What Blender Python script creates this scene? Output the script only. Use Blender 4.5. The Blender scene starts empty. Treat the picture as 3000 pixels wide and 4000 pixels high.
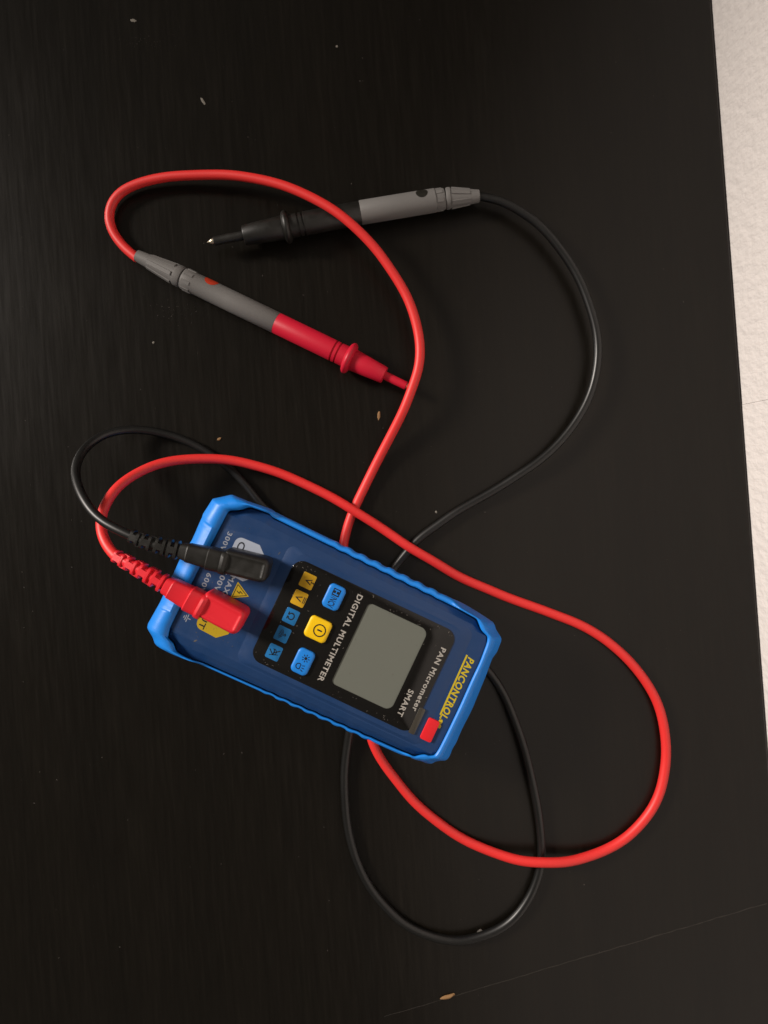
import bpy, bmesh, math, random
from mathutils import Vector, Matrix

SC = bpy.context.scene
COL = SC.collection
R = math.radians
MM = 0.001

# ------------------------------------------------------------------ camera
# The table top is z = 0.  The phone hung 305 mm above it, looking straight down.
H = 305.0            # camera height, mm
K = 0.11             # mm on the table for one pixel of the 3000 x 4000 photograph
NX, NY = 1500.0, 1860.0   # the photograph's pixel straight below the lens

cam = bpy.data.cameras.new("camera")
cam.sensor_fit = 'VERTICAL'
cam.sensor_height = 36.0
cam.lens = 36.0 * (H / K) / 4000.0
cam.shift_y = -(2000.0 - NY) / 4000.0
cam.clip_start = 0.01
cam.clip_end = 20
cam.dof.use_dof = True
cam.dof.focus_distance = (H - 25) * MM
cam.dof.aperture_fstop = 9.0
camo = bpy.data.objects.new("camera", cam)
COL.objects.link(camo)
camo.location = (0, (2000 - NY) * K * MM, H * MM)
SC.camera = camo

# ------------------------------------------------------------------ light
world = bpy.data.worlds.new("World")
SC.world = world
world.use_nodes = True
bg = world.node_tree.nodes["Background"]
bg.inputs[0].default_value = (1.0, 0.90, 0.78, 1)
bg.inputs[1].default_value = 0.15

lamp = bpy.data.lights.new("room_lamp", 'SPOT')
lamp.energy = 190
lamp.color = (1.0, 0.91, 0.83)
lamp.shadow_soft_size = 0.20
lamp.spot_size = R(33)
lamp.spot_blend = 0.32
lampo = bpy.data.objects.new("room_lamp", lamp)
COL.objects.link(lampo)
lampo.location = (-1.42, 0.60, 0.88)
_aim = Vector((0.15, -0.25, 0.17)) - lampo.location
lampo.rotation_euler = _aim.to_track_quat('-Z', 'Y').to_euler()

SC.view_settings.view_transform = 'Standard'
SC.view_settings.look = 'None'
SC.view_settings.exposure = 0
SC.view_settings.gamma = 1

# ------------------------------------------------------------------ helpers
def W(px, py, z):
    """a point of the photograph at height z (mm) -> metres"""
    s = K * (H - z) / H
    return Vector(((px - NX) * s * MM, ((2000 - NY) * K + (NY - py) * s) * MM, z * MM))

def D(px, py, z):
    return W(px * 3000 / 1659.0, py * 3000 / 1659.0, z)

def mat(name, col, rough=0.5, spec=0.5, coat=0.0, metal=0.0, bump=0.0, bscale=900.0, vary=0.0, vscale=60.0):
    m = bpy.data.materials.new(name)
    m.use_nodes = True
    nt = m.node_tree
    p = nt.nodes["Principled BSDF"]
    p.inputs["Base Color"].default_value = (*col, 1)
    p.inputs["Roughness"].default_value = rough
    p.inputs["Specular IOR Level"].default_value = spec
    p.inputs["Coat Weight"].default_value = coat
    p.inputs["Metallic"].default_value = metal
    tc = nt.nodes.new("ShaderNodeTexCoord")
    if bump:
        n = nt.nodes.new("ShaderNodeTexNoise")
        n.inputs["Scale"].default_value = bscale
        n.inputs["Detail"].default_value = 3
        b = nt.nodes.new("ShaderNodeBump")
        b.inputs["Strength"].default_value = bump
        b.inputs["Distance"].default_value = 0.0003
        nt.links.new(tc.outputs["Object"], n.inputs["Vector"])
        nt.links.new(n.outputs["Fac"], b.inputs["Height"])
        nt.links.new(b.outputs["Normal"], p.inputs["Normal"])
    if vary:
        n = nt.nodes.new("ShaderNodeTexNoise")
        n.inputs["Scale"].default_value = vscale
        n.inputs["Detail"].default_value = 4
        nt.links.new(tc.outputs["Object"], n.inputs["Vector"])
        mr = nt.nodes.new("ShaderNodeMapRange")
        mr.inputs["From Min"].default_value = 0.3
        mr.inputs["From Max"].default_value = 0.7
        mr.inputs["To Min"].default_value = max(0.02, rough - vary)
        mr.inputs["To Max"].default_value = min(1, rough + vary)
        nt.links.new(n.outputs["Fac"], mr.inputs["Value"])
        nt.links.new(mr.outputs["Result"], p.inputs["Roughness"])
    return m

def link(name, bm, m, parent=None, smooth=40, merge=True):
    if merge:
        bmesh.ops.remove_doubles(bm, verts=bm.verts, dist=1e-6)
    bmesh.ops.recalc_face_normals(bm, faces=bm.faces)
    me = bpy.data.meshes.new(name)
    bm.to_mesh(me)
    bm.free()
    me.materials.append(m)
    if smooth:
        me.shade_smooth()
        me.set_sharp_from_angle(angle=R(smooth))
    o = bpy.data.objects.new(name, me)
    COL.objects.link(o)
    if parent is not None:
        o.parent = parent
    return o

def empty(name, loc=(0, 0, 0), rz=0.0):
    o = bpy.data.objects.new(name, None)
    COL.objects.link(o)
    o.location = loc
    o.rotation_euler = (0, 0, rz)
    o.empty_display_size = 0.01
    return o

def tag(o, label, cat, group=None):
    o["label"] = label
    o["category"] = cat
    if group:
        o["group"] = group
    return o

def loops(bm, rings, closed=True, cap0=True, cap1=True):
    vs = [[bm.verts.new(p) for p in ring] for ring in rings]
    n = len(vs[0])
    for a, b in zip(vs, vs[1:]):
        for i in range(n if closed else n - 1):
            j = (i + 1) % n
            try:
                bm.faces.new((a[i], a[j], b[j], b[i]))
            except ValueError:
                pass
    if cap0:
        bm.faces.new(vs[0])
    if cap1:
        bm.faces.new(vs[-1])
    return vs

def catmull(pts, step):
    """smooth curve through 3-D points, sampled about every `step` metres"""
    P = [Vector(p) for p in pts]
    P = [P[0] * 2 - P[1]] + P + [P[-1] * 2 - P[-2]]
    out = []
    for i in range(1, len(P) - 2):
        a, b, c, d = P[i - 1:i + 3]
        t0 = 0.0
        t1 = t0 + max(1e-6, (b - a).length) ** 0.5
        t2 = t1 + max(1e-6, (c - b).length) ** 0.5
        t3 = t2 + max(1e-6, (d - c).length) ** 0.5
        n = max(2, int((c - b).length / step))
        for k in range(n):
            t = t1 + (t2 - t1) * k / n
            A1 = a * ((t1 - t) / (t1 - t0)) + b * ((t - t0) / (t1 - t0))
            A2 = b * ((t2 - t) / (t2 - t1)) + c * ((t - t1) / (t2 - t1))
            A3 = c * ((t3 - t) / (t3 - t2)) + d * ((t - t2) / (t3 - t2))
            B1 = A1 * ((t2 - t) / (t2 - t0)) + A2 * ((t - t0) / (t2 - t0))
            B2 = A2 * ((t3 - t) / (t3 - t1)) + A3 * ((t - t1) / (t3 - t1))
            out.append(B1 * ((t2 - t) / (t2 - t1)) + B2 * ((t - t1) / (t2 - t1)))
    out.append(P[-2])
    # a little smoothing takes the hand-traced wobble out
    for _ in range(4):
        q = out[:]
        for i in range(1, len(out) - 1):
            q[i] = out[i] * 0.5 + (out[i - 1] + out[i + 1]) * 0.25
        out = q
    # soft lead wire never lies perfectly even
    rnd = random.Random(len(out))
    ph = [rnd.uniform(0, 6.28) for _ in range(6)]
    d = 0.0
    for i in range(1, len(out) - 1):
        d += (out[i] - out[i - 1]).length
        w = min(1.0, i / 12, (len(out) - 1 - i) / 12)
        k = 0.00006 * w
        out[i] = out[i] + Vector((k * (math.sin(d * 150 + ph[0]) + math.sin(d * 235 + ph[1])), k * (math.sin(d * 135 + ph[2]) + math.sin(d * 260 + ph[3])), 0))
    return out

def tube(bm, path, r, seg=14):
    n = len(path)
    up = Vector((0, 0, 1))
    rings = []
    for i in range(n):
        t = (path[min(i + 1, n - 1)] - path[max(i - 1, 0)]).normalized()
        s = t.cross(up)
        if s.length < 1e-4:
            s = Vector((1, 0, 0))
        s.normalize()
        v = s.cross(t)
        rr = r(i / (n - 1)) if callable(r) else r
        rings.append([path[i] + s * (rr * math.cos(a)) + v * (rr * math.sin(a))
                      for a in [2 * math.pi * k / seg for k in range(seg)]])
    loops(bm, rings)

def lathe(bm, a, b, prof, seg=28):
    """profile (s, r) in mm along the line from a towards b"""
    t = (b - a).normalized()
    s = t.cross(Vector((0, 0, 1))).normalized()
    v = s.cross(t)
    rings = []
    for (d, r) in prof:
        c = a + t * (d * MM)
        r = max(r, 0.02) * MM
        rings.append([c + s * (r * math.cos(w)) + v * (r * math.sin(w))
                      for w in [2 * math.pi * k / seg for k in range(seg)]])
    loops(bm, rings)

def rrect(x0, x1, y0, y1, r, seg=6):
    """rounded rectangle, counter-clockwise; r = number or four radii (x1y1, x0y1, x0y0, x1y0)"""
    rs = r if isinstance(r, (list, tuple)) else [r] * 4
    out = []
    for (cx, cy, a0, q) in ((x1, y1, 0, rs[0]), (x0, y1, 90, rs[1]), (x0, y0, 180, rs[2]), (x1, y0, 270, rs[3])):
        sx = 1 if cx == x1 else -1
        sy = 1 if cy == y1 else -1
        for k in range(seg + 1):
            a = R(a0 + 90 * k / seg)
            out.append((cx - sx * q + q * math.cos(a), cy - sy * q + q * math.sin(a)))
    return out

def inset(poly, d):
    n = len(poly)
    out = []
    for i in range(n):
        p = Vector(poly[i]); a = None; b = None
        k = 1
        while (p - Vector(poly[i - k])).length < 1e-9: k += 1
        a = (p - Vector(poly[i - k])).normalized()
        k = 1
        while (Vector(poly[(i + k) % n]) - p).length < 1e-9: k += 1
        b = (Vector(poly[(i + k) % n]) - p).normalized()
        na = Vector((-a.y, a.x)); nb = Vector((-b.y, b.x))
        m = na + nb
        if m.length < 1e-6:
            m = na
        m.normalize()
        out.append(tuple(p + m * (d / max(0.5, m.dot(na)))))
    return out

def stack(bm, poly, prof, cap0=True, cap1=True, xf=None):
    """outline carried through (inset, z) steps"""
    rings = []
    for (d, z) in prof:
        q = inset(poly, d) if d else poly
        ring = [Vector((x, y, z)) for x, y in q]
        if xf:
            ring = [xf @ p for p in ring]
        rings.append(ring)
    loops(bm, rings, True, cap0, cap1)

# ------------------------------------------------------------------ materials
RED_CABLE = mat("red silicone", (0.70, 0.024, 0.022), 0.50, 0.5, vary=0.05)
RED_PLUG = mat("red plug plastic", (0.66, 0.016, 0.028), 0.42, 0.4, bump=0.12, bscale=2500)
CRIMSON = mat("crimson plastic", (0.52, 0.008, 0.030), 0.45, 0.4, bump=0.1, bscale=2500)
BLACK_CABLE = mat("black silicone", (0.0045, 0.0045, 0.0042), 0.40, 0.5, vary=0.05)
BLACK_PLUG = mat("black plug plastic", (0.008, 0.0075, 0.006), 0.46, 0.5, bump=0.12, bscale=2500, vary=0.08, vscale=300)
GREY_GRIP = mat("grey grip plastic", (0.15, 0.145, 0.14), 0.55, 0.35, bump=0.15, bscale=2200)
METAL = mat("nickel tip", (0.75, 0.66, 0.52), 0.25, 0.5, metal=1.0)
HOLSTER = mat("bright blue rubber", (0.010, 0.215, 0.73), 0.46, 0.45, bump=0.08, bscale=1800, vary=0.06, vscale=200)
NAVY = mat("navy plastic", (0.008, 0.036, 0.115), 0.42, 0.45, bump=0.18, bscale=2600, vary=0.08, vscale=150)
GLOSS = mat("black glossy window", (0.006, 0.0055, 0.005), 0.12, 0.35, vary=0.03, vscale=120)
LCD = mat("grey green lcd", (0.132, 0.140, 0.120), 0.2, 0.35, bump=0.04, bscale=3000)
BLUE_KEY = mat("blue rubber key", (0.012, 0.20, 0.66), 0.38, 0.4)
YELLOW_KEY = mat("yellow rubber key", (0.80, 0.50, 0.004), 0.38, 0.4)
BLUE_PRINT = mat("blue print", (0.015, 0.14, 0.36), 0.22, 0.4)
YELLOW_PRINT = mat("yellow print", (0.50, 0.29, 0.015), 0.22, 0.4)
BRAND_YELLOW = mat("brand yellow print", (0.52, 0.40, 0.012), 0.45, 0.4)
WHITE_PRINT = mat("white print", (0.36, 0.34, 0.31), 0.35, 0.4)
GREY_PRINT = mat("pale grey print", (0.26, 0.28, 0.33), 0.5, 0.4)
BADGE_GREY = mat("grey badge print", (0.33, 0.37, 0.45), 0.5, 0.4)
BADGE_YELLOW = mat("yellow badge print", (0.42, 0.29, 0.006), 0.5, 0.4)
BLACK_PRINT = mat("black print", (0.010, 0.012, 0.016), 0.4, 0.4)
RED_STICKER = mat("red sticker", (0.70, 0.014, 0.022), 0.5, 0.3)
SMOKE = mat("smoky sensor pane", (0.045, 0.040, 0.032), 0.25, 0.5)
LINT = mat("white lint", (0.20, 0.185, 0.16), 0.8, 0.2)
CRUMB = mat("orange crumb", (0.25, 0.14, 0.06), 0.7, 0.3)
DUST = mat("dust", (0.11, 0.10, 0.09), 0.9, 0.1)

def table_material():
    m = bpy.data.materials.new("black brown wood veneer")
    m.use_nodes = True
    nt = m.node_tree
    p = nt.nodes["Principled BSDF"]
    p.inputs["Specular IOR Level"].default_value = 0.25
    tc = nt.nodes.new("ShaderNodeTexCoord")
    mp = nt.nodes.new("ShaderNodeMapping")
    mp.inputs["Scale"].default_value = (1.0, 0.055, 1.0)
    nt.links.new(tc.outputs["Object"], mp.inputs["Vector"])
    g1 = nt.nodes.new("ShaderNodeTexNoise")
    g1.inputs["Scale"].default_value = 620
    g1.inputs["Detail"].default_value = 5
    g1.inputs["Roughness"].default_value = 0.62
    nt.links.new(mp.outputs["Vector"], g1.inputs["Vector"])
    g2 = nt.nodes.new("ShaderNodeTexNoise")
    g2.inputs["Scale"].default_value = 60
    g2.inputs["Detail"].default_value = 3
    nt.links.new(mp.outputs["Vector"], g2.inputs["Vector"])
    r = nt.nodes.new("ShaderNodeValToRGB")
    r.color_ramp.elements[0].position = 0.36
    r.color_ramp.elements[0].color = (0.0053, 0.0042, 0.0028, 1)
    r.color_ramp.elements[1].position = 0.74
    r.color_ramp.elements[1].color = (0.0085, 0.0068, 0.0046, 1)
    e = r.color_ramp.elements.new(0.55)
    e.color = (0.0064, 0.0051, 0.0034, 1)
    nt.links.new(g1.outputs["Fac"], r.inputs["Fac"])
    mx = nt.nodes.new("ShaderNodeMix")
    mx.data_type = 'RGBA'
    mx.blend_type = 'MULTIPLY'
    mx.inputs["Factor"].default_value = 0.55
    r2 = nt.nodes.new("ShaderNodeValToRGB")
    r2.color_ramp.elements[0].position = 0.3
    r2.color_ramp.elements[0].color = (0.55, 0.55, 0.55, 1)
    r2.color_ramp.elements[1].position = 0.7
    r2.color_ramp.elements[1].color = (1.0, 1.0, 1.0, 1)
    nt.links.new(g2.outputs["Fac"], r2.inputs["Fac"])
    nt.links.new(r.outputs["Color"], mx.inputs[6])
    nt.links.new(r2.outputs["Color"], mx.inputs[7])
    nt.links.new(mx.outputs[2], p.inputs["Base Color"])
    mr = nt.nodes.new("ShaderNodeMapRange")
    mr.inputs["From Min"].default_value = 0.3
    mr.inputs["From Max"].default_value = 0.7
    mr.inputs["To Min"].default_value = 0.28
    mr.inputs["To Max"].default_value = 0.36
    nt.links.new(g1.outputs["Fac"], mr.inputs["Value"])
    nt.links.new(mr.outputs["Result"], p.inputs["Roughness"])
    b = nt.nodes.new("ShaderNodeBump")
    b.inputs["Strength"].default_value = 0.12
    b.inputs["Distance"].default_value = 0.0002
    nt.links.new(g1.outputs["Fac"], b.inputs["Height"])
    nt.links.new(b.outputs["Normal"], p.inputs["Normal"])
    return m

def wall_material():
    m = bpy.data.materials.new("white rough wallpaper")
    m.use_nodes = True
    nt = m.node_tree
    p = nt.nodes["Principled BSDF"]
    p.inputs["Base Color"].default_value = (0.75, 0.705, 0.68, 1)
    p.inputs["Roughness"].default_value = 0.85
    p.inputs["Specular IOR Level"].default_value = 0.2
    tc = nt.nodes.new("ShaderNodeTexCoord")
    mp = nt.nodes.new("ShaderNodeMapping")
    mp.inputs["Scale"].default_value = (1.0, 0.9, 0.52)
    nt.links.new(tc.outputs["Object"], mp.inputs["Vector"])
    a = nt.nodes.new("ShaderNodeTexNoise")
    a.inputs["Scale"].default_value = 330
    a.inputs["Detail"].default_value = 3
    a.inputs["Distortion"].default_value = 0.1
    c = nt.nodes.new("ShaderNodeTexNoise")
    c.inputs["Scale"].default_value = 620
    c.inputs["Detail"].default_value = 2
    nt.links.new(mp.outputs["Vector"], a.inputs["Vector"])
    nt.links.new(mp.outputs["Vector"], c.inputs["Vector"])
    ad = nt.nodes.new("ShaderNodeMath")
    ad.operation = 'MULTIPLY_ADD'
    ad.inputs[1].default_value = 0.11
    nt.links.new(c.outputs["Fac"], ad.inputs[0])
    nt.links.new(a.outputs["Fac"], ad.inputs[2])
    b = nt.nodes.new("ShaderNodeBump")
    b.inputs["Strength"].default_value = 0.55
    b.inputs["Distance"].default_value = 0.0016
    nt.links.new(ad.outputs[0], b.inputs["Height"])
    nt.links.new(b.outputs["Normal"], p.inputs["Normal"])
    return m

TABLE = table_material()
WALL = wall_material()

# ------------------------------------------------------------------ the table and the wall behind it
PHI = math.atan(0.0753)              # the table edge leans this much in the picture
EDGE = 0.1570                        # its distance from the middle, metres
bm = bmesh.new()
stack(bm, rrect(-1.05, EDGE, -0.75, 0.75, 0.004, 3),
      [(0.001, -0.034), (0.0, -0.033), (0.0, -0.0012), (0.0004, -0.0003), (0.0012, 0.0)])
table = link("table", bm, TABLE, None, 50)
table.rotation_euler = (0, 0, PHI)
tag(table, "black brown wood grain table top pushed against the white wall", "table")

wall = empty("wall", (0, 0, 0), PHI)
wall["kind"] = "structure"
wall["label"] = "white rough textured wall along the right side of the table"
SEAM = 0.0345
for (y0, y1, dx) in ((-1.6, SEAM - 0.00007, 0.0), (SEAM + 0.00007, 1.6, 0.00012)):
    bm = bmesh.new()
    x = EDGE + 0.0003 + dx
    vs = [bm.verts.new(v) for v in ((x, y0, -0.7), (x, y1, -0.7), (x, y1, 1.9), (x, y0, 1.9),
                                    (x + 0.002, y0, -0.7), (x + 0.002, y1, -0.7), (x + 0.002, y1, 1.9), (x + 0.002, y0, 1.9))]
    for f in ((0, 1, 2, 3), (4, 5, 6, 7), (0, 1, 5, 4), (1, 2, 6, 5), (2, 3, 7, 6), (3, 0, 4, 7)):
        bm.faces.new([vs[i] for i in f])
    link("wallpaper", bm, WALL, wall, 0)
bm = bmesh.new()
x = EDGE + 0.0032
vs = [bm.verts.new(v) for v in ((x, -1.6, -0.7), (x, 1.6, -0.7), (x, 1.6, 1.9), (x, -1.6, 1.9),
                                (x + 0.1, -1.6, -0.7), (x + 0.1, 1.6, -0.7), (x + 0.1, 1.6, 1.9), (x + 0.1, -1.6, 1.9))]
for f in ((0, 1, 2, 3), (4, 5, 6, 7), (0, 1, 5, 4), (1, 2, 6, 5), (2, 3, 7, 6), (3, 0, 4, 7)):
    bm.faces.new([vs[i] for i in f])
link("plaster", bm, WALL, wall, 0)

# ------------------------------------------------------------------ the multimeter
TH = R(25.3)
OX, OY = 1280.0, 2473.0
ZT = 36.0                            # height of its face over the table, mm
ZB = 8.3                             # it lies on the crossing cables
CU, SU = math.cos(TH), math.sin(TH)
meter = empty("digital_multimeter", W(OX, OY, ZT) * 1.0, -TH)
meter.location.z = ZB * MM
tag(meter, "navy blue digital multimeter in bright blue holster with blank grey screen, lying on cables", "multimeter")
MINV = (Matrix.Translation(meter.location) @ Matrix.Rotation(-TH, 4, 'Z')).inverted()

def uv2px(u, v):
    return OX + u * CU - v * SU, OY + u * SU + v * CU

def Lp(px, py, z):
    """photo pixel at height z -> the meter's own coordinates"""
    return MINV @ W(px, py, z)

def M(u, v, z=ZT):
    return Lp(*uv2px(u, v), z)

F = K * (H - ZT) / H * MM            # metres per pixel on the face
def ML(z):                            # height in the meter's own frame
    return (z - ZB) * MM

def crop(sx, ox, oy, pts):
    return [(ox + x / sx, oy + y / sx) for x, y in pts]

A = lambda p: crop(4.74, 1700, 2300, p)
B = lambda p: crop(4.1475, 1450, 2750, p)
Cc = lambda p: crop(2.765, 1000, 2650, p)
Dd = lambda p: crop(3.318, 550, 2400, p)
E = lambda p: crop(2.07375, 500, 1850, p)
G = lambda p: crop(2.07375, 1200, 1900, p)
def side_line(u0, u1, v0, v1, sg, amp=1.0):
    """a long side of the holster: straight, with small regular grip ribs along its middle"""
    out = []
    for k in range(181):
        f = k / 180
        u = u0 + (u1 - u0) * f
        v = v0 + (v1 - v0) * f
        if -140 < u < 350:
            w = min(1.0, (u + 140) / 20, (350 - u) / 20)
            v += sg * 4.0 * amp * w * max(-0.6, min(0.6, math.sin((u + 140) / 490 * 2 * math.pi * 8) * 1.4))
        out.append(uv2px(u, v))
    return out

SECTIONS = [  # outer outline, inner outline, points, cross-section kind
    (side_line(-394, 408, -338, -327, -1), side_line(-392, 413, -317, -304, -1, 0.5), 150, 'side'),
    (A([(420, 245), (600, 340), (850, 490), (1120, 670), (1165, 810), (1240, 920), (1270, 990)]),
     A([(390, 350), (770, 560), (855, 770), (975, 890)]), 34, 'right'),
    (A([(1270, 990), (1225, 1110), (1170, 1250), (1095, 1330), (975, 1659)]) + B([(1659, 150), (1480, 500), (1380, 740), (1345, 770), (1290, 920), (1240, 990)]),
     A([(975, 890), (960, 1000), (820, 1370), (690, 1640)]) + B([(1440, 20), (1250, 420), (1100, 720), (1030, 830)]), 50, 'right'),
    (B([(1240, 990), (1070, 1005), (980, 1050), (900, 1035), (780, 980), (560, 890)]),
     B([(1030, 830), (930, 840), (880, 815), (800, 822), (700, 850), (560, 790)]), 30, 'right'),
    (side_line(486, -411, 314, 330, 1), side_line(476, -399, 293, 314, 1, 0.5), 160, 'side'),
    (Dd([(720, 650), (500, 570), (350, 510), (180, 425), (145, 385), (125, 310), (65, 215), (50, 180)]),
     Dd([(780, 620), (690, 600), (560, 540), (460, 480), (440, 420), (420, 370), (350, 300)]), 34, 'left'),
    (Dd([(50, 180)]) + E([(140, 1228), (215, 1095), (240, 1050), (400, 700), (500, 540), (583, 355), (590, 330), (670, 205)]),
     Dd([(350, 300)]) + E([(340, 1250), (510, 900), (680, 560), (810, 310)]), 240, 'left'),
    (E([(670, 205), (765, 185), (830, 170), (960, 225), (1100, 272), (1165, 295), (1175, 315)]),
     E([(810, 310), (830, 298), (900, 297), (990, 270), (1080, 300), (1170, 335)]), 30, 'left'),
]

def resample(pts, n):
    P = [Vector(p) for p in pts]
    L = [0]
    for a, b in zip(P, P[1:]):
        L.append(L[-1] + (b - a).length)
    out = []
    j = 0
    for k in range(n):
        d = L[-1] * k / n
        while j < len(L) - 2 and L[j + 1] < d:
            j += 1
        f = (d - L[j]) / max(1e-9, L[j + 1] - L[j])
        out.append(P[j].lerp(P[j + 1], f))
    return out

PROF = {  # (share of the way from inner to outer edge, height over the face in mm)
    'left':  [(0.00, -4.0), (0.00, -0.5), (0.05, 0.05), (0.16, 0.75), (0.32, 1.15), (0.50, 1.05), (0.68, 0.2), (0.84, -1.5), (0.95, -4.0), (1.0, -8.0)],
    'right': [(0.00, -4.0), (0.00, -0.3), (0.06, 0.15), (0.14, 0.40), (0.26, 0.35), (0.37, -0.2), (0.48, -1.8), (0.66, -4.6), (0.86, -8.0), (1.0, -11.5)],
    'side':  [(0.00, -7.0), (0.00, -3.4), (0.08, -2.9), (0.22, -2.6), (0.40, -2.6), (0.58, -2.8), (0.74, -3.1), (0.88, -3.7), (0.97, -4.6), (1.0, -6.0)],
}
outer, inner, prof = [], [], []
for o_, i_, n, kind in SECTIONS:
    outer += resample(o_, n)
    inner += resample(i_, n)
    prof += [PROF[kind]] * n
N = len(outer)

def smooth_ring(v, times):
    for _ in range(times):
        v = [v[i] * 0.5 + (v[i - 1] + v[(i + 1) % N]) * 0.25 for i in range(N)]
    return v
outer = smooth_ring(outer, 1)
inner = smooth_ring(inner, 2)
profs = [[Vector(q) for q in p] for p in prof]
for _ in range(14):
    profs = [[profs[i][k] * 0.5 + (profs[i - 1][k] + profs[(i + 1) % N][k]) * 0.25 for k in range(10)] for i in range(N)]

rings = []
for k in range(10):
    ring = []
    for i in range(N):
        t, dz = profs[i][k]
        q = inner[i].lerp(outer[i], t)
        du_, dv_ = q.x - OX, q.y - OY
        if du_ * CU + dv_ * SU < -560 and t > 0.3:
            vv = -du_ * SU + dv_ * CU
            lim = 196 - 46 * abs(t - 0.62) ** 2 / 0.14      # rounded ends of the pressed-in grip pad
            e_ = min(1.0, max(0.0, (lim - abs(vv - 3)) / 9))
            dz -= 0.6 * e_ * e_ * (3 - 2 * e_) * min(1.0, (t - 0.3) / 0.12)
        zz = ZT + dz
        w = Lp(q.x, q.y, ZT + dz * (0.6 if t > 0.5 else 1))
        w.z = ML(zz)
        ring.append(w)
    rings.append(ring)
mid = sum(rings[-1], Vector()) / N
for (sx, sy, z) in ((0.972, 0.935, 18.0), (0.955, 0.905, 13.0), (0.94, 0.89, ZB + 1.2), (0.925, 0.87, ZB)):
    rings.append([Vector((mid.x + (p.x - mid.x) * sx, mid.y + (p.y - mid.y) * sy, ML(z))) for p in rings[9]])
bm = bmesh.new()
loops(bm, rings, True, False, True)
holster = link("holster", bm, HOLSTER, meter, 33)

# body
half = []
ring_lo, ring_edge, ring_flat = [], [], []
for i in range(N):
    q = inner[i]
    dx, dy = q.x - OX, q.y - OY
    u = dx * CU + dy * SU
    v = -dx * SU + dy * CU
    wl = min(1.0, max(0.0, (abs(v) - 240) / 45))           # 1 on the long sides
    ue = u - (2.5 if u > 0 else -2.5)
    ve = v - (5 if v > 0 else -5) * (0.35 + 0.65 * wl)
    ze = ZT - 0.98 - 2.7 * wl
    ring_lo.append(Vector((*M(ue, ve, ze).xy, ML(20))))
    p = M(ue, ve, ze); p.z = ML(ze)
    ring_edge.append(p)
    uf = max(-552, min(568, ue))
    vf = max(-254, min(254, ve))
    p = M(uf, vf, ZT - 0.9); p.z = ML(ZT - 0.9)
    ring_flat.append(p)
ring_mid = [a.lerp(b, 0.55) + Vector((0, 0, 0.15 * (b.z - a.z))) for a, b in zip(ring_edge, ring_flat)]
bm = bmesh.new()
loops(bm, [ring_lo, ring_edge, ring_mid, ring_flat], True, True, True)
# raised field round the window, sloping down to the brand strip
ro = rrect(-284, 518, -252, 252, 34, 5)
ri = rrect(-241, 473, -238, 238, 40, 5)
rr1 = []
for (pts, z) in ((ro, ZT - 2.0), (ro, ZT - 0.9), (ri, ZT), ):
    ring = []
    for (u, v) in pts:
        p = M(u, v, ZT); p.z = ML(z)
        ring.append(p)
    rr1.append(ring)
loops(bm, rr1, True, False, True)
body = link("body", bm, NAVY, meter, 12, merge=True)

def MP(poly):
    """uv outline -> local xy outline, counter-clockwise"""
    return [tuple(M(u, v, ZT).xy) for u, v in poly][::-1]

def slab(name, poly_uv, z0, z1, m, parent, bev=0.15, dome=0.0):
    bm = bmesh.new()
    pr = [(0, ML(z0)), (0, ML(z1 - bev)), (bev * 0.3 * MM, ML(z1 - bev * 0.3)), (bev * MM, ML(z1))]
    if dome:
        pr += [(0.75 * MM, ML(z1 + dome * 0.6)), (1.2 * MM, ML(z1 + dome))]
    stack(bm, MP(poly_uv), pr)
    return link(name, bm, m, parent, 60)

# window with an opening over the screen
bm = bmesh.new()
wo = MP(rrect(-236, 461, -217, 219, 46, 8))
wi = MP(rrect(94, 352, -178, 170, [30, 18, 18, 30], 8))
rings = []
for (pl, d, z) in ((wo, 0, ZT - 0.3), (wo, 0, ZT + 0.2), (wo, 0.15 * MM, ZT + 0.32), (wi, -0.03 * MM, ZT + 0.32), (wi, 0, ZT + 0.29), (wi, 0, ZT - 0.3)):
    q = inset(pl, d) if d else pl
    rings.append([Vector((x, y, ML(z))) for x, y in q])
loops(bm, rings, True, False, False)
window = link("display_window", bm, GLOSS, meter, 40)
bm = bmesh.new()
stack(bm, MP(rrect(88, 358, -184, 176, 10, 4)), [(0, ML(ZT - 0.2)), (0, ML(ZT + 0.02))])
lcd = link("lcd_screen", bm, LCD, window, 40)
ZW = ZT + 0.32

_deps = None
def text_mesh(s, bold=0.0, shear=0.0, ext=0.0):
    cu = bpy.data.curves.new("lettering", 'FONT')
    cu.body = s
    cu.size = 1.0
    cu.offset = bold
    cu.shear = shear
    cu.extrude = ext
    cu.space_character = 1.14 if bold > 0.015 else 1.05
    cu.resolution_u = 3
    o = bpy.data.objects.new("lettering", cu)
    COL.objects.link(o)
    bpy.context.view_layer.update()
    dg = bpy.context.evaluated_depsgraph_get()
    me = bpy.data.meshes.new_from_object(o.evaluated_get(dg))
    bpy.data.objects.remove(o)
    bpy.data.curves.remove(cu)
    return me

def lettering(s, u0, u1, v0, v1, z, m, parent, bold=0.02, shear=0.0, name="lettering", mirror=1):
    """letters standing along +u, read along +v, filling the given box"""
    me = text_mesh(s, bold, shear, 0.0)
    xs = [v.co.x for v in me.vertices]
    ys = [v.co.y for v in me.vertices]
    x0, x1, y0, y1 = min(xs), max(xs), min(ys), max(ys)
    for vtx in me.vertices:
        a = (vtx.co.x - x0) / (x1 - x0)
        b = (vtx.co.y - y0) / max(1e-6, y1 - y0)
        p = M(u0 + (u1 - u0) * b, v0 + (v1 - v0) * a, ZT)
        vtx.co = (p.x, p.y, ML(z))
    me.materials.clear()
    me.materials.append(m)
    me.name = name
    o = bpy.data.objects.new(name, me)
    COL.objects.link(o)
    if parent is not None:
        o.parent = parent
    return o

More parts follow.
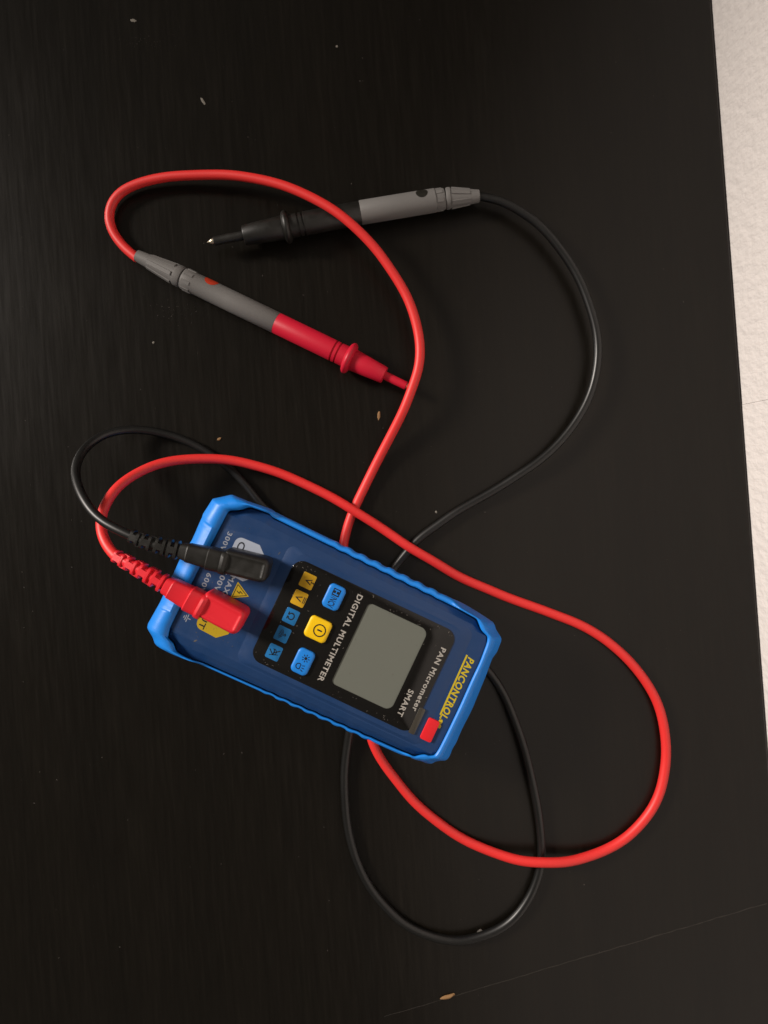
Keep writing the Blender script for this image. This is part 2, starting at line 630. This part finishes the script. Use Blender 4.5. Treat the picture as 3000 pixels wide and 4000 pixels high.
def shapes(name, polys, z, m, parent, th=0.03):
    """flat print: several closed uv outlines in one mesh"""
    bm = bmesh.new()
    for pl in polys:
        q = [tuple(M(u, v, ZT).xy) for u, v in pl]
        lo = [bm.verts.new((x, y, ML(z - th))) for x, y in q]
        hi = [bm.verts.new((x, y, ML(z))) for x, y in q]
        n = len(q)
        for i in range(n):
            bm.faces.new((lo[i], lo[(i + 1) % n], hi[(i + 1) % n], hi[i]))
        bm.faces.new(hi)
    return link(name, bm, m, parent, 0, merge=False)

def bar(u0, v0, u1, v1, w):
    d = Vector((u1 - u0, v1 - v0)).normalized() * (w / 2)
    n = Vector((-d.y, d.x))
    return [(u0 + n.x, v0 + n.y), (u1 + n.x, v1 + n.y), (u1 - n.x, v1 - n.y), (u0 - n.x, v0 - n.y)]

def arcbars(cu_, cv_, r, a0, a1, w, n=10):
    out = []
    for k in range(n):
        p = R(a0 + (a1 - a0) * k / n); q = R(a0 + (a1 - a0) * (k + 1.12) / n)
        out.append(bar(cu_ + r * math.cos(p), cv_ + r * math.sin(p), cu_ + r * math.cos(q), cv_ + r * math.sin(q), w))
    return out

# window lettering
lettering("DIGITAL MULTIMETER", 41, 64, -190, 182, ZW + 0.05, WHITE_PRINT, window, 0.024)
lettering("PAN Micrometer", 424, 446, -141, 130, ZW + 0.05, WHITE_PRINT, window, 0.024)
lettering("SMART", 379, 402, 60, 172, ZW + 0.05, WHITE_PRINT, window, 0.024)
# smoky pane in the window's corner
slab("sensor_pane", rrect(449, 474, 106, 215, 5, 4), ZT, ZW + 0.1, SMOKE, window, 0.05)

# mode icons printed on the window
def icon(v, m):
    return slab("mode_icon", rrect(-158 - 27, -158 + 28, v - 29, v + 30, 6, 4), ZW - 0.1, ZW + 0.07, m, window, 0.03)
ZI = ZW + 0.10
o = icon(-152, YELLOW_PRINT)
o["label"] = "yellow square marked V with wavy line"
lettering("V", -168, -141, -163, -139, ZI, BLACK_PRINT, window, 0.01, name="symbol")
lettering("~", -179, -172, -162, -140, ZI, BLACK_PRINT, window, 0.03, name="symbol")
bpy.data.objects.remove(window.children[-1])
shapes("symbol", arcbars(-137, -157, 6, 20, 160, 3, 5) + arcbars(-137, -146, 6, 200, 340, 3, 5), ZI, BLACK_PRINT, window)
o = icon(-76, YELLOW_PRINT)
o["label"] = "yellow square marked V with straight lines"
lettering("V", -175, -148, -88, -64, ZI, BLACK_PRINT, window, 0.01, name="symbol")
shapes("symbol", [bar(-140, -89, -140, -63, 3), bar(-134, -89, -134, -63, 3)], ZI, BLACK_PRINT, window)
o = icon(1, BLUE_PRINT)
o["label"] = "blue square marked with an ohm sign"
lettering("\u03a9", -172, -143, -14, 16, ZI, BLACK_PRINT, window, 0.012, name="symbol")
o = icon(78, BLUE_PRINT)
o["label"] = "blue square marked with a sound sign"
shapes("symbol", arcbars(-148, 78, 4, 0, 360, 3, 8) + arcbars(-176, 78, 8, -60, 60, 3, 5) + arcbars(-176, 78, 15, -60, 60, 3, 6) + arcbars(-178, 78, 22, -55, 55, 2.5, 7), ZI, BLACK_PRINT, window)
o = icon(156, BLUE_PRINT)
o["label"] = "blue square marked with a lightning sign"
shapes("symbol", [bar(-137, 142, -159, 160, 4), bar(-159, 142, -157, 168, 4), bar(-157, 168, -178, 150, 4), bar(-140, 160, -172, 172, 3)] + arcbars(-160, 156, 12, -120, 60, 2.5, 6), ZI, BLACK_PRINT, window)

# keys
def key(name, u, v, du, dv, r, m, lab):
    o = slab(name, rrect(u - du, u + du, v - dv, v + dv, r, 7), ZT, ZT + 1.35, m, meter, 0.45, 0.18)
    o["label"] = lab
    return o
ZK = ZT + 1.58
k1 = key("button", -38, -139, 35, 49, 19, BLUE_KEY, "blue rubber key marked H and NCV")
shapes("symbol", [rrect(-52, -22, -175, -146, 2, 2)], ZK, BLACK_PRINT, k1, 0.05)
lettering("H", -48, -26, -171, -151, ZK + 0.04, BLUE_KEY, k1, 0.02, name="symbol")
lettering("/NCV", -51, -24, -144, -98, ZK, BLACK_PRINT, k1, 0.012, name="symbol")
k2 = key("button", -40.5, 0.5, 46, 44, 17, YELLOW_KEY, "yellow rubber power key with circle and bar")
shapes("symbol", arcbars(-33, 1, 23, 0, 360, 4.5, 28) + [bar(-43, 1, -23, 1, 6)], ZK, BLACK_PRINT, k2, 0.05)
k3 = key("button", -40, 140, 35, 50, 19, BLUE_KEY, "blue rubber key marked with sun and torch")
shapes("symbol", [[(-35 + 6 * math.cos(R(a)), 122 + 6 * math.sin(R(a))) for a in range(0, 360, 30)]] +
       [bar(-35 + 9 * math.cos(R(a)), 122 + 9 * math.sin(R(a)), -35 + 16 * math.cos(R(a)), 122 + 16 * math.sin(R(a)), 3) for a in range(0, 360, 45)] +
       arcbars(-48, 160, 11, 60, 300, 3.2, 8) + [bar(-42, 151, -42, 171, 3.2), bar(-36, 154, -26, 150, 3), bar(-35, 162, -24, 162, 3), bar(-36, 170, -26, 174, 3)],
       ZK, BLACK_PRINT, k3, 0.05)

# brand strip
ZF = ZT - 0.9
brand = lettering("PANCONTROL", 538, 567, -150, 112, ZF + 0.05, BRAND_YELLOW, body, 0.032, 0.18)
shapes("underline", [bar(531, -154, 536, 103, 7)], ZF + 0.05, BRAND_YELLOW, body)
shapes("swirl", [[(548 + 8 * math.cos(R(a)), 128 + 12 * math.sin(R(a))) for a in range(0, 360, 30)], bar(538, 112, 548, 120, 4),
                 [(553 + 6 * math.cos(R(a)), 146 + 8 * math.sin(R(a))) for a in range(0, 360, 30)]], ZF + 0.05, BRAND_YELLOW, body)
st = slab("sticker", rrect(499, 547, 128, 217, 8, 5), ZF - 0.3, ZF + 0.95, RED_STICKER, meter, 0.12)

# printing round the sockets
def badge(v0, v1, flip):
    pts = []
    # rounded left side, chamfered right side
    pts += [(-482 + 26 - 26 * math.sin(R(a)), v0 + 26 - 26 * math.cos(R(a))) for a in range(90, -1, -15)]
    pts += [(-388, v0 - 3), (-350, v0 + 30), (-344, (v0 + v1) / 2), (-350, v1 - 30), (-388, v1 + 3)]
    pts += [(-482 + 26 - 26 * math.sin(R(a)), v1 - 26 + 26 * math.cos(R(a))) for a in range(0, 91, 15)]
    return pts
shapes("socket_badge", [badge(-193, -42, 1)], ZF + 0.04, BADGE_GREY, body)
shapes("socket_badge", [badge(47, 203, 1)], ZF + 0.04, BADGE_YELLOW, body)
lettering("COM", -466, -438, -178, -70, ZF + 0.09, BLACK_PRINT, body, 0.01)
lettering("INPUT", -470, -446, 68, 199, ZF + 0.09, BLACK_PRINT, body, 0.01)
lettering("MAX", -441, -419, -42, 36, ZF + 0.05, GREY_PRINT, body, 0.02)
lettering("600V", -477, -455, -48, 42, ZF + 0.05, GREY_PRINT, body, 0.02)
lettering("300V", -523, -503, -192, -112, ZF + 0.05, GREY_PRINT, body, 0.02)
lettering("600V", -528, -507, -12, 72, ZF + 0.05, GREY_PRINT, body, 0.02)
shapes("earth_sign", [bar(-508, 184, -522, 184, 3.5), bar(-522, 168, -522, 200, 3.5), bar(-529, 173, -529, 195, 3.5), bar(-536, 179, -536, 189, 3.5)], ZF + 0.05, GREY_PRINT, body)
shapes("warning_sign", [[(-404, -30), (-404, 42), (-340, 5)]], ZF + 0.04, BADGE_YELLOW, body)
shapes("warning_sign", [bar(-399, -20, -350, 5, 2.5), bar(-350, 5, -399, 32, 2.5), bar(-399, -20, -399, 32, 2.5), bar(-367, 6, -380, 1, 3), bar(-380, 1, -379, 10, 3), bar(-379, 10, -393, 4, 3)], ZF + 0.08, BLACK_PRINT, body)

# dust on the face
random.seed(11)
bm = bmesh.new()
def fleck(bm, c, l, w, ang, h, jit=0.3):
    d = Vector((math.cos(ang), math.sin(ang), 0)); n = Vector((-d.y, d.x, 0))
    k = 7
    lo, hi = [], []
    for i in range(k):
        a = 2 * math.pi * i / k
        q = d * (l * math.cos(a) * random.uniform(1 - jit, 1 + jit)) + n * (w * math.sin(a) * random.uniform(1 - jit, 1 + jit))
        lo.append(bm.verts.new(c + q))
        hi.append(bm.verts.new(c + q * 0.6 + Vector((0, 0, h))))
    for i in range(k):
        bm.faces.new((lo[i], lo[(i + 1) % k], hi[(i + 1) % k], hi[i]))
    bm.faces.new(hi)
def face_fleck(u, v, z, s, ang=None):
    p = M(u, v, ZT); p.z = ML(z)
    fleck(bm, p, s * random.uniform(0.8, 1.8) * F, s * random.uniform(0.35, 0.6) * F, random.uniform(0, 6.3) if ang is None else ang, 0.00003)
for _ in range(120):
    u = random.uniform(-230, 455); v = random.uniform(-212, 214)
    if random.random() < 0.55:
        v = random.choice((-1, 1)) * random.uniform(182, 212)
    if (-90 < u < 12 and abs(v) < 195):
        continue
    z = ZW + 0.02 if not (90 < u < 356 and -182 < v < 174) else ZT + 0.03
    face_fleck(u, v, z, random.choice((1.2, 1.6, 2.0, 2.6)))
for _ in range(70):
    u = random.uniform(-545, -285); v = random.uniform(-240, 240)
    face_fleck(u, v, ZF + 0.02, random.choice((1.0, 1.5, 2.0)))
for (u, v, s) in ((-330, 118, 5), (-305, -200, 4), (-455, 250, 5), (-270, 60, 4), (350, -30, 4), (-120, 25, 4)):
    face_fleck(u, v, ZW + 0.02 if u > -236 else ZF + 0.02, s)
d = link("dust", bm, DUST, meter, 0, merge=False)
d["kind"] = "stuff"

# ------------------------------------------------------------------ plugs, cables, probes
def superellipse(w, h, n=32, e=0.52):
    out = []
    for k in range(n):
        a = 2 * math.pi * k / n
        c, s = math.cos(a), math.sin(a)
        out.append((math.copysign(abs(c) ** e, c) * w / 2, math.copysign(abs(s) ** e, s) * h / 2))
    return out

def make_plug(lead, p0, p1, head0, head1, ribs, wpx, z0, m, zrib):
    """right-angled plug: p0 -> p1 body, head0 -> head1 head (photo pixels), ribs -> strain relief start"""
    plug = empty("banana_plug")
    plug.parent = lead
    zb = 42.6
    s = K * (H - zb) / H
    a = W(*p0, zb); b = W(*head0, zb)
    ax = (b - a); L = ax.length; ax.normalize()
    sd = Vector((-ax.y, ax.x, 0))
    up = Vector((0, 0, 1))
    bm = bmesh.new()
    rings = []
    # station: share of length, width px, height mm, centre height offset mm
    for (t, w, h, dz) in wpx:
        c = a + ax * (L * t) + up * (dz * MM)
        rings.append([c + sd * (x * s * MM) + up * (y * MM) for x, y in superellipse(w, h)])
    loops(bm, rings)
    link("plug_body", bm, m, plug, 35)
    # head
    h0 = W(*head0, 46.5); h1 = W(*head1, 46.5)
    hx = (h1 - h0); HL = hx.length; hx.normalize()
    hy = Vector((-hx.y, hx.x, 0))
    Mx = Matrix(((hx.x, hy.x, 0, h0.x), (hx.y, hy.y, 0, h0.y), (0, 0, 1, 0), (0, 0, 0, 1)))
    hw = wpx[-1][1] * s * MM / 2 * 1.03
    bm = bmesh.new()
    rings = []
    for (d, z) in ((0.6, ZT - 0.75), (0.2, ZT + 0.5), (0, 43.8), (0.12, 44.9), (0.4, 45.8), (0.8, 46.45), (1.25, 46.8), (1.6, 46.85), (2.0, 46.65), (2.4, 46.5), (2.9, 46.45)):
        d *= MM
        ra = [max(0.0004, x - d) for x in (0.0026, 0.0018, 0.0018, 0.0026)]
        rings.append([Mx @ Vector((x, y, z * MM)) for x, y in rrect(-0.0012 + d, HL - d, -hw + d, hw - d, ra, 6)])
    loops(bm, rings)
    link("plug_head", bm, m, plug, 50)
    # strain relief: core, rings and the bridges between them
    bm = bmesh.new()
    path = catmull([W(x, y, z) for x, y, z in ribs], 0.0006)
    tube(bm, path, lambda t: 0.00205 + 0.0005 * t)
    n = 8
    for k in range(n):
        i = int((k + 0.35) / n * (len(path) - 1))
        c = path[i]
        t = (path[min(i + 2, len(path) - 1)] - path[max(i - 2, 0)]).normalized()
        q = t.cross(up).normalized(); v = q.cross(t)
        f = k / (n - 1)
        w = 4.9 + 2.1 * f; hh = 4.7 + 1.6 * f
        th = 0.00065
        rr = []
        for (d, g) in ((-th, 0.90), (-th * 0.7, 1.0), (th * 0.7, 1.0), (th, 0.90)):
            rr.append([c + t * d + q * (x * g * MM) + v * (y * g * MM) for x, y in superellipse(w, hh, 20, 0.55)])
        loops(bm, rr)
        if k < n - 1:
            j = int((k + 1.35) / n * (len(path) - 1))
            e = path[j]
            side = (k % 2 == 0)
            for sg in (-1, 1):
                if side:
                    o1 = v * (hh * 0.40 * MM * sg); bw, bh = 1.2, 0.6
                    ex, ey = q, v
                else:
                    o1 = q * (w * 0.40 * MM * sg); bw, bh = 0.6, 1.2
                    ex, ey = q, v
                rr = []
                for cc in (c, e):
                    rr.append([cc + o1 + ex * (x * bw * MM) + ey * (y * bh * MM) for x, y in ((-1, -1), (1, -1), (1, 1), (-1, 1))])
                loops(bm, rr)
    link("strain_relief", bm, m, plug, 40)
    return plug

def widths(scale):
    # (share, width px, height mm, centre offset mm)
    return [(0.00, 60 * scale, 5.6, 0.0), (0.02, 68 * scale, 6.4, 0.0), (0.17, 75 * scale, 6.7, -0.1), (0.175, 79 * scale, 7.5, 0.1), (0.20, 81 * scale, 7.8, 0.2), (0.24, 81 * scale, 7.6, 0.1),
            (0.64, 91 * scale, 7.3, 0.0), (0.645, 95 * scale, 8.3, 0.3), (0.675, 98 * scale, 8.9, 0.5), (0.73, 98 * scale, 8.6, 0.4), (0.95, 97 * scale, 8.0, 0.2), (0.955, 101 * scale, 9.0, 0.5), (1.02, 104 * scale, 9.4, 0.6), (1.10, 104 * scale, 8.8, 0.4)]

RC = 0.00198          # cable radius

# ---- red lead
red = empty("test_lead", D(295, 557, 0))
red.location = (0, 0, 0)
tag(red, "red test lead with grey and red probe, its red plug in the yellow marked socket", "test lead", "test leads of the multimeter")
make_plug(red, (646, 2283), None, (790, 2362), (944, 2443), [(452, 2170, 39.5), (500, 2198, 41.0), (560, 2232, 42.2), (610, 2261, 42.6), (652, 2286, 42.6)], widths(1.0), 0, RED_PLUG, 0)
RED_PATH = [(297, 558, 4.6), (279, 544, 4.0), (262, 527, 3.4), (243, 500, 3.0), (234, 470, 3.0), (241, 440, 3.2), (262, 415, 3.6), (300, 396, 4.2), (345, 385, 5), (400, 379, 6),
            (460, 377, 7), (520, 381, 8.5), (580, 392, 10), (640, 411, 11.5), (700, 441, 12.6), (750, 476, 13), (800, 525, 12), (840, 575, 11), (871, 625, 10.5),
            (894, 680, 10.5), (906, 735, 10.8), (905, 790, 11.2), (890, 840, 11.2), (872, 885, 9.8), (852, 925, 7.2), (828, 972, 4.2), (800, 1026, 2.2), (774, 1080, 2), (757, 1118, 2), (747, 1150, 2), (741, 1180, 2.1),
            (744, 1215, 4.5), (750, 1245, 6.0), (758, 1320, 5.5), (768, 1400, 3.2), (779, 1480, 2), (792, 1555, 2), (806, 1606, 2),
            (825, 1643, 2), (853, 1682, 2), (893, 1730, 2), (948, 1778, 2), (1008, 1816, 2.2), (1070, 1843, 3.6), (1130, 1860, 5.6), (1180, 1864, 6.1), (1220, 1862, 5.4), (1260, 1853, 3.6), (1310, 1835, 2.2), (1360, 1804, 2),
            (1400, 1760, 2), (1426, 1708, 2), (1438, 1650, 2), (1437, 1590, 2), (1425, 1532, 2), (1400, 1480, 2), (1362, 1430, 2), (1310, 1384, 2), (1250, 1348, 2), (1190, 1324, 2), (1130, 1303, 2),
            (1070, 1280, 2.2), (1000, 1249, 3.2), (940, 1215, 5.2), (886, 1183, 6.1), (830, 1145, 5.6), (790, 1118, 6.0), (757, 1098, 6.2), (720, 1077, 5.8), (660, 1046, 5.6), (590, 1017, 6), (520, 998, 7),
            (450, 991, 9), (385, 994, 12), (330, 1006, 15.5), (283, 1029, 20), (247, 1061, 25), (225, 1096, 29), (217, 1130, 32), (222, 1160, 35), (236, 1186, 37.5), (252, 1203, 39.7)]
bm = bmesh.new()
tube(bm, catmull([D(*p) for p in [(a, b, c + 0.0) for a, b, c in RED_PATH]], 0.0016), RC)
link("cable", bm, RED_CABLE, red, 60)

# ---- black lead
blk = empty("test_lead")
tag(blk, "black test lead with grey and black probe, its black plug in the grey marked socket", "test lead", "test leads of the multimeter")
make_plug(blk, (705, 2150), None, (876, 2193), (1046, 2236), [(512, 2092, 43.2), (560, 2112, 43.4), (620, 2131, 43.2), (670, 2143, 42.8), (712, 2152, 42.6)], widths(0.92), 0, BLACK_PLUG, 0)
BLACK_PATH = [(284, 1158, 43.0), (266, 1150, 42.6), (243, 1139, 41.6), (213, 1119, 39.6), (187, 1088, 36.5), (169, 1052, 32), (163, 1017, 27), (172, 986, 21.5), (195, 958, 15.5), (230, 937, 10.5),
              (280, 928, 6.8), (330, 931, 4.2), (380, 944, 2.6), (430, 966, 2), (470, 991, 2), (505, 1020, 2), (535, 1052, 2), (560, 1085, 2), (610, 1130, 2), (700, 1195, 2),
              (820, 1278, 2), (930, 1350, 2), (1010, 1408, 2), (1052, 1446, 2), (1078, 1482, 2.4), (1098, 1520, 3.2), (1118, 1572, 4), (1138, 1640, 4), (1156, 1715, 3.2), (1167, 1790, 2.2), (1170, 1830, 2), (1168, 1866, 2),
              (1158, 1905, 2), (1140, 1945, 2), (1108, 1985, 2), (1064, 2014, 2), (1010, 2030, 2), (965, 2030, 2), (915, 2017, 2), (870, 1993, 2), (828, 1954, 2), (792, 1903, 2), (767, 1850, 2), (752, 1790, 2), (745, 1725, 2), (745, 1660, 2),
              (750, 1610, 2.8), (757, 1570, 4.6), (774, 1500, 6.0), (790, 1430, 6.0), (808, 1350, 6.0), (826, 1285, 6.0), (838, 1250, 3.6), (852, 1226, 2), (878, 1192, 2), (905, 1164, 2), (940, 1138, 2), (980, 1109, 2), (1025, 1083, 2.2),
              (1064, 1060, 2.8), (1108, 1034, 3.6), (1160, 999, 4.6), (1210, 953, 5.2), (1249, 902, 5.6), (1276, 848, 6), (1289, 795, 6.2), (1291, 745, 6.2), (1282, 688, 6.2), (1262, 628, 6.2), (1230, 568, 6.2), (1192, 515, 6.2), (1150, 474, 6.2), (1108, 447, 6.2), (1070, 431, 6.2), (1035, 424, 6.2)]
bm = bmesh.new()
tube(bm, catmull([D(*p) for p in [(a, b, c + 0.0) for a, b, c in BLACK_PATH]], 0.0016), RC * 0.90)
link("cable", bm, BLACK_CABLE, blk, 60)

def ring_prof(s, r0, r1, w):
    """a rounded collar centred on s"""
    return [(s - w, r0)] + [(s - w + 2 * w * k / 8, r0 + (r1 - r0) * math.sin(math.pi * k / 8) ** 0.6) for k in range(1, 8)] + [(s + w, r0)]

def make_probe(lead, tail, ring, body_end, tip_dir, lens, rad, zs, sleeve_mat, dot_mat, dot):
    """four photo points set the axis; lens/rad in mm"""
    probe = empty("probe")
    probe.parent = lead
    t0, t1, t2, t3 = W(*tail, zs[0]), W(*ring, zs[1]), W(*body_end, zs[2]), W(*tip_dir, zs[3])
    # tail sleeve
    L1 = (t1 - t0).length / MM
    bm = bmesh.new()
    lathe(bm, t0, t1, [(0, rad[0] * 0.80), (0.15, rad[0]), (L1 * 0.35, rad[0] * 1.25), (L1 * 0.86, rad[1] * 0.93), (L1 * 0.87, rad[1] * 1.0), (L1 * 0.95, rad[1] * 1.02), (L1 * 0.99, rad[1] * 0.96), (L1, rad[1] * 0.8)])
    tl = link("tail_sleeve", bm, GREY_GRIP, probe, 40)
    # flat lugs along the tail
    bm = bmesh.new()
    ax = (t1 - t0).normalized(); sd = ax.cross(Vector((0, 0, 1))).normalized(); up = sd.cross(ax)
    for k in range(6):
        a = 2 * math.pi * (k + 0.25) / 6
        d = sd * math.cos(a) + up * math.sin(a)
        e = ax.cross(d)
        rr = []
        for (f, r) in ((0.28, rad[0] * 1.12), (0.82, rad[1] * 0.91)):
            c = t0 + ax * (L1 * f * MM) + d * (r * MM)
            rr.append([c + e * (x * MM) + d * (y * MM) for x, y in ((-1.0, -0.5), (1.0, -0.5), (0.8, 0.42), (-0.8, 0.42))])
        loops(bm, rr)
    o = bpy.data.meshes.new("grip_lugs"); bmesh.ops.recalc_face_normals(bm, faces=bm.faces); bm.to_mesh(o); bm.free(); o.materials.append(GREY_GRIP)
    oo = bpy.data.objects.new("grip_lugs", o); COL.objects.link(oo); oo.parent = tl
    # grey grip
    L2 = (t2 - t1).length / MM
    bm = bmesh.new()
    lathe(bm, t1, t2, [(-0.3, rad[1] * 0.78), (0.55, rad[1] * 0.80), (0.6, rad[1] * 0.97), (1.0, rad[1] * 1.0), (L2 * 0.12, rad[1] * 1.01), (L2 * 0.125, rad[2] * 0.985), (L2 * 0.5, rad[2]), (L2 - 0.2, rad[2]), (L2, rad[2] * 0.97), (L2 + 0.1, rad[2] * 0.8)])
    gr = link("grip", bm, GREY_GRIP, probe, 40)
    bm = bmesh.new()
    ax = (t2 - t1).normalized(); sd = ax.cross(Vector((0, 0, 1))).normalized(); up = sd.cross(ax)
    for k in range(8):
        a = 2 * math.pi * (k + 0.5) / 8
        d = sd * math.cos(a) + up * math.sin(a)
        e = ax.cross(d)
        rr = []
        for f in (1.4, L2 * 0.115):
            c = t1 + ax * (f * MM) + d * (rad[1] * MM)
            rr.append([c + e * (x * MM) + d * (y * MM) for x, y in ((-0.9, -0.5), (0.9, -0.5), (0.7, 0.24), (-0.7, 0.24))])
        loops(bm, rr)
    link("grip_lugs", bm, GREY_GRIP, gr, 0)
    # coloured dot let into the grip
    ax = (t2 - t1).normalized(); sd = ax.cross(Vector((0, 0, 1))).normalized(); up = sd.cross(ax)
    s, ang, rd = dot
    bm = bmesh.new()
    ctr = t1 + ax * (s * MM)
    rings = []
    for g in (1.0, 0.66, 0.33):
        rg = []
        for k in range(20):
            b = 2 * math.pi * k / 20
            dx = rd * g * math.cos(b); da = ang + rd * g * math.sin(b) / rad[2]
            rr = rad[2] + (0.05 if g < 1 else 0.02)
            rg.append(ctr + ax * (dx * MM) + (sd * math.cos(da) + up * math.sin(da)) * (rr * MM))
        rings.append(rg)
    loops(bm, rings, True, False, True)
    link("colour_dot", bm, dot_mat, gr, 60)
    # coloured sleeve with finger guard
    ls, lf, lc, lt, le = lens          # grooves, guard, cone end, shaft end, tip end, from the sleeve's start
    r = rad
    bm = bmesh.new()
    pr = [(-0.1, r[3] * 0.8), (0, r[3] * 0.97), (0.25, r[3]), (ls - 2.9, r[3] * 1.01)]
    for g in (ls - 2.6, ls - 0.6):
        pr += [(g - 0.25, r[3] * 1.0), (g - 0.2, r[3] * 0.90), (g + 0.45, r[3] * 0.90), (g + 0.5, r[3] * 1.0)]
    pr += [(lf - 2.2, r[3])]
    pr += ring_prof(lf, r[5] * 0.98, r[4], 1.75)
    pr += [(lf + 2.0, r[5]), (lc - 0.5, r[6]), (lc - 0.15, r[6] * 0.96), (lc, r[6] * 0.88), (lc + 0.02, r[7])]
    lathe(bm, t2, t3, pr)
    sl = link("sleeve", bm, sleeve_mat, probe, 38)
    bm = bmesh.new()
    lathe(bm, t2, t3, [(lc - 1, r[7]), (lt - 0.3, r[7] * 0.97), (lt - 0.05, r[7] * 0.85), (lt, r[7] * 0.5)], 20)
    link("tip_insulation", bm, sleeve_mat, probe, 40)
    bm = bmesh.new()
    lathe(bm, t2, t3, [(lt - 1, r[7] * 0.72), (lt + 0.8, r[7] * 0.72), (lt + (le - lt) * 0.55, r[7] * 0.5), (le - 0.2, 0.18), (le, 0.03)], 18)
    link("metal_tip", bm, METAL, probe, 50)
    return probe

q = 0.1078
DOTRED = mat("red dot", (0.42, 0.035, 0.012), 0.5, 0.3)
DOTBLACK = mat("black dot", (0.012, 0.011, 0.008), 0.5, 0.3)
make_probe(red, (534.4, 998), (713.5, 1084.8), (1080, 1261.5), (1600, 1513.5),
           [s * q for s in (274, 318, 471, 566, 592)], [r * q for r in (23, 42, 42.5, 42, 64, 43, 34, 17)],
           (4.7, 5.0, 5.6, 7.2), CRIMSON, DOTRED, (12.5, math.pi * 0.83, 3.0))
make_probe(blk, (1873, 766), (1740, 776), (1408, 831), (810, 947),
           [s * q for s in (250, 293, 464, 582, 609)], [r * q for r in (24, 41, 46, 45, 63, 46, 38, 18)],
           (6.2, 5.6, 6.0, 7.4), BLACK_PLUG, DOTBLACK, (10.0, math.pi * 0.32, 2.5))

# ------------------------------------------------------------------ crumbs on the table
def crumb(px, py, l, w, ang, h, m, label, cat="crumb", name="crumb"):
    bm = bmesh.new()
    bmesh.ops.create_icosphere(bm, subdivisions=2, radius=1.0)
    rnd = random.Random(int(px * 7 + py))
    for v in bm.verts:
        k = rnd.uniform(0.72, 1.22)
        v.co = Vector((v.co.x * l * k * K * MM / 2, v.co.y * w * k * K * MM / 2, (v.co.z * k + 0.8) * h * MM / 2))
    o = link(name, bm, m, None, 30)
    o.location = W(px, py, 0)
    o.rotation_euler = (0, 0, ang)
    tag(o, label, cat, "specks lying on the table top")
    return o
crumb(521, 81, 24, 11, R(-12), 0.35, LINT, "tiny white lint flake near the top left corner of the table", "lint", "lint_flake")
crumb(793, 396, 32, 11, R(-55), 0.35, LINT, "slanted white lint flake above the red cable loop", "lint", "lint_flake")
crumb(1316, 182, 9, 9, 0, 0.4, LINT, "tiny white speck alone at the top middle of the table", "crumb")
crumb(1480, 1624, 13, 32, R(-6), 0.5, CRUMB, "pale brown crumb standing lengthwise beside the red cable below the red probe tip", "crumb")
crumb(856, 1715, 18, 10, R(28), 0.5, CRUMB, "small tan crumb just above the red cable arc left of the middle", "crumb")
crumb(1748, 3891, 66, 17, R(16), 1.0, CRUMB, "largest orange brown crumb near the bottom edge of the photo", "crumb")
crumb(1874, 3639, 24, 17, R(45), 0.7, DUST, "small grey crumb inside the lower black cable loop", "crumb")
crumb(1704, 2000, 8, 10, R(20), 0.4, LINT, "white speck between the red cable and the black cable above the meter", "crumb")
crumb(600, 1338, 9, 9, R(20), 0.3, LINT, "white speck on bare table left of the red probe", "crumb")

random.seed(5)
bm = bmesh.new()
def tdust(px, py, s):
    p = W(px, py, 0.0); p.z = 0.00001
    fleck(bm, p, s * random.uniform(0.6, 1.4) * K * MM, s * random.uniform(0.3, 0.7) * K * MM, random.uniform(0, 6.3), 0.00004)
for _ in range(170):
    tdust(random.uniform(30, 2700), random.uniform(30, 3950), random.choice((1.0, 1.3, 1.6, 2.2)))
for _ in range(40):
    tdust(random.gauss(690, 60), random.gauss(1215, 25), random.choice((0.8, 1.1, 1.5)))
for _ in range(30):
    tdust(random.gauss(560, 45), random.gauss(165, 12), random.choice((0.8, 1.1, 1.5)))
d = link("dust", bm, DUST, None, 0, merge=False)
d["kind"] = "stuff"
d["label"] = "fine pale dust scattered over the dark table top"

# a long faint scratch across the lower right of the table
SCRATCH = mat("scuffed lacquer", (0.022, 0.019, 0.015), 0.6, 0.4)
bm = bmesh.new()
pts = []
x = 1500
while x < 3010:
    pts.append((x, 3972 - (x - 1500) * 0.297 + random.uniform(-1.6, 1.6)))
    x += 22
prev = None
for i, (x, y) in enumerate(pts):
    p = W(x, y, 0)
    w = (0.10 + 0.16 * min(1, i / 30)) * random.uniform(0.4, 1.0) * MM
    a = bm.verts.new((p.x, p.y + w, 0.00002)); c = bm.verts.new((p.x, p.y - w, 0.00002)); t = bm.verts.new((p.x, p.y, 0.00005))
    if prev:
        bm.faces.new((prev[0], a, t, prev[2])); bm.faces.new((prev[2], t, c, prev[1]))
    prev = (a, c, t)
sc = link("scratch", bm, SCRATCH, table, 0, merge=False)
sc.matrix_parent_inverse = Matrix.Rotation(PHI, 4, 'Z').inverted()
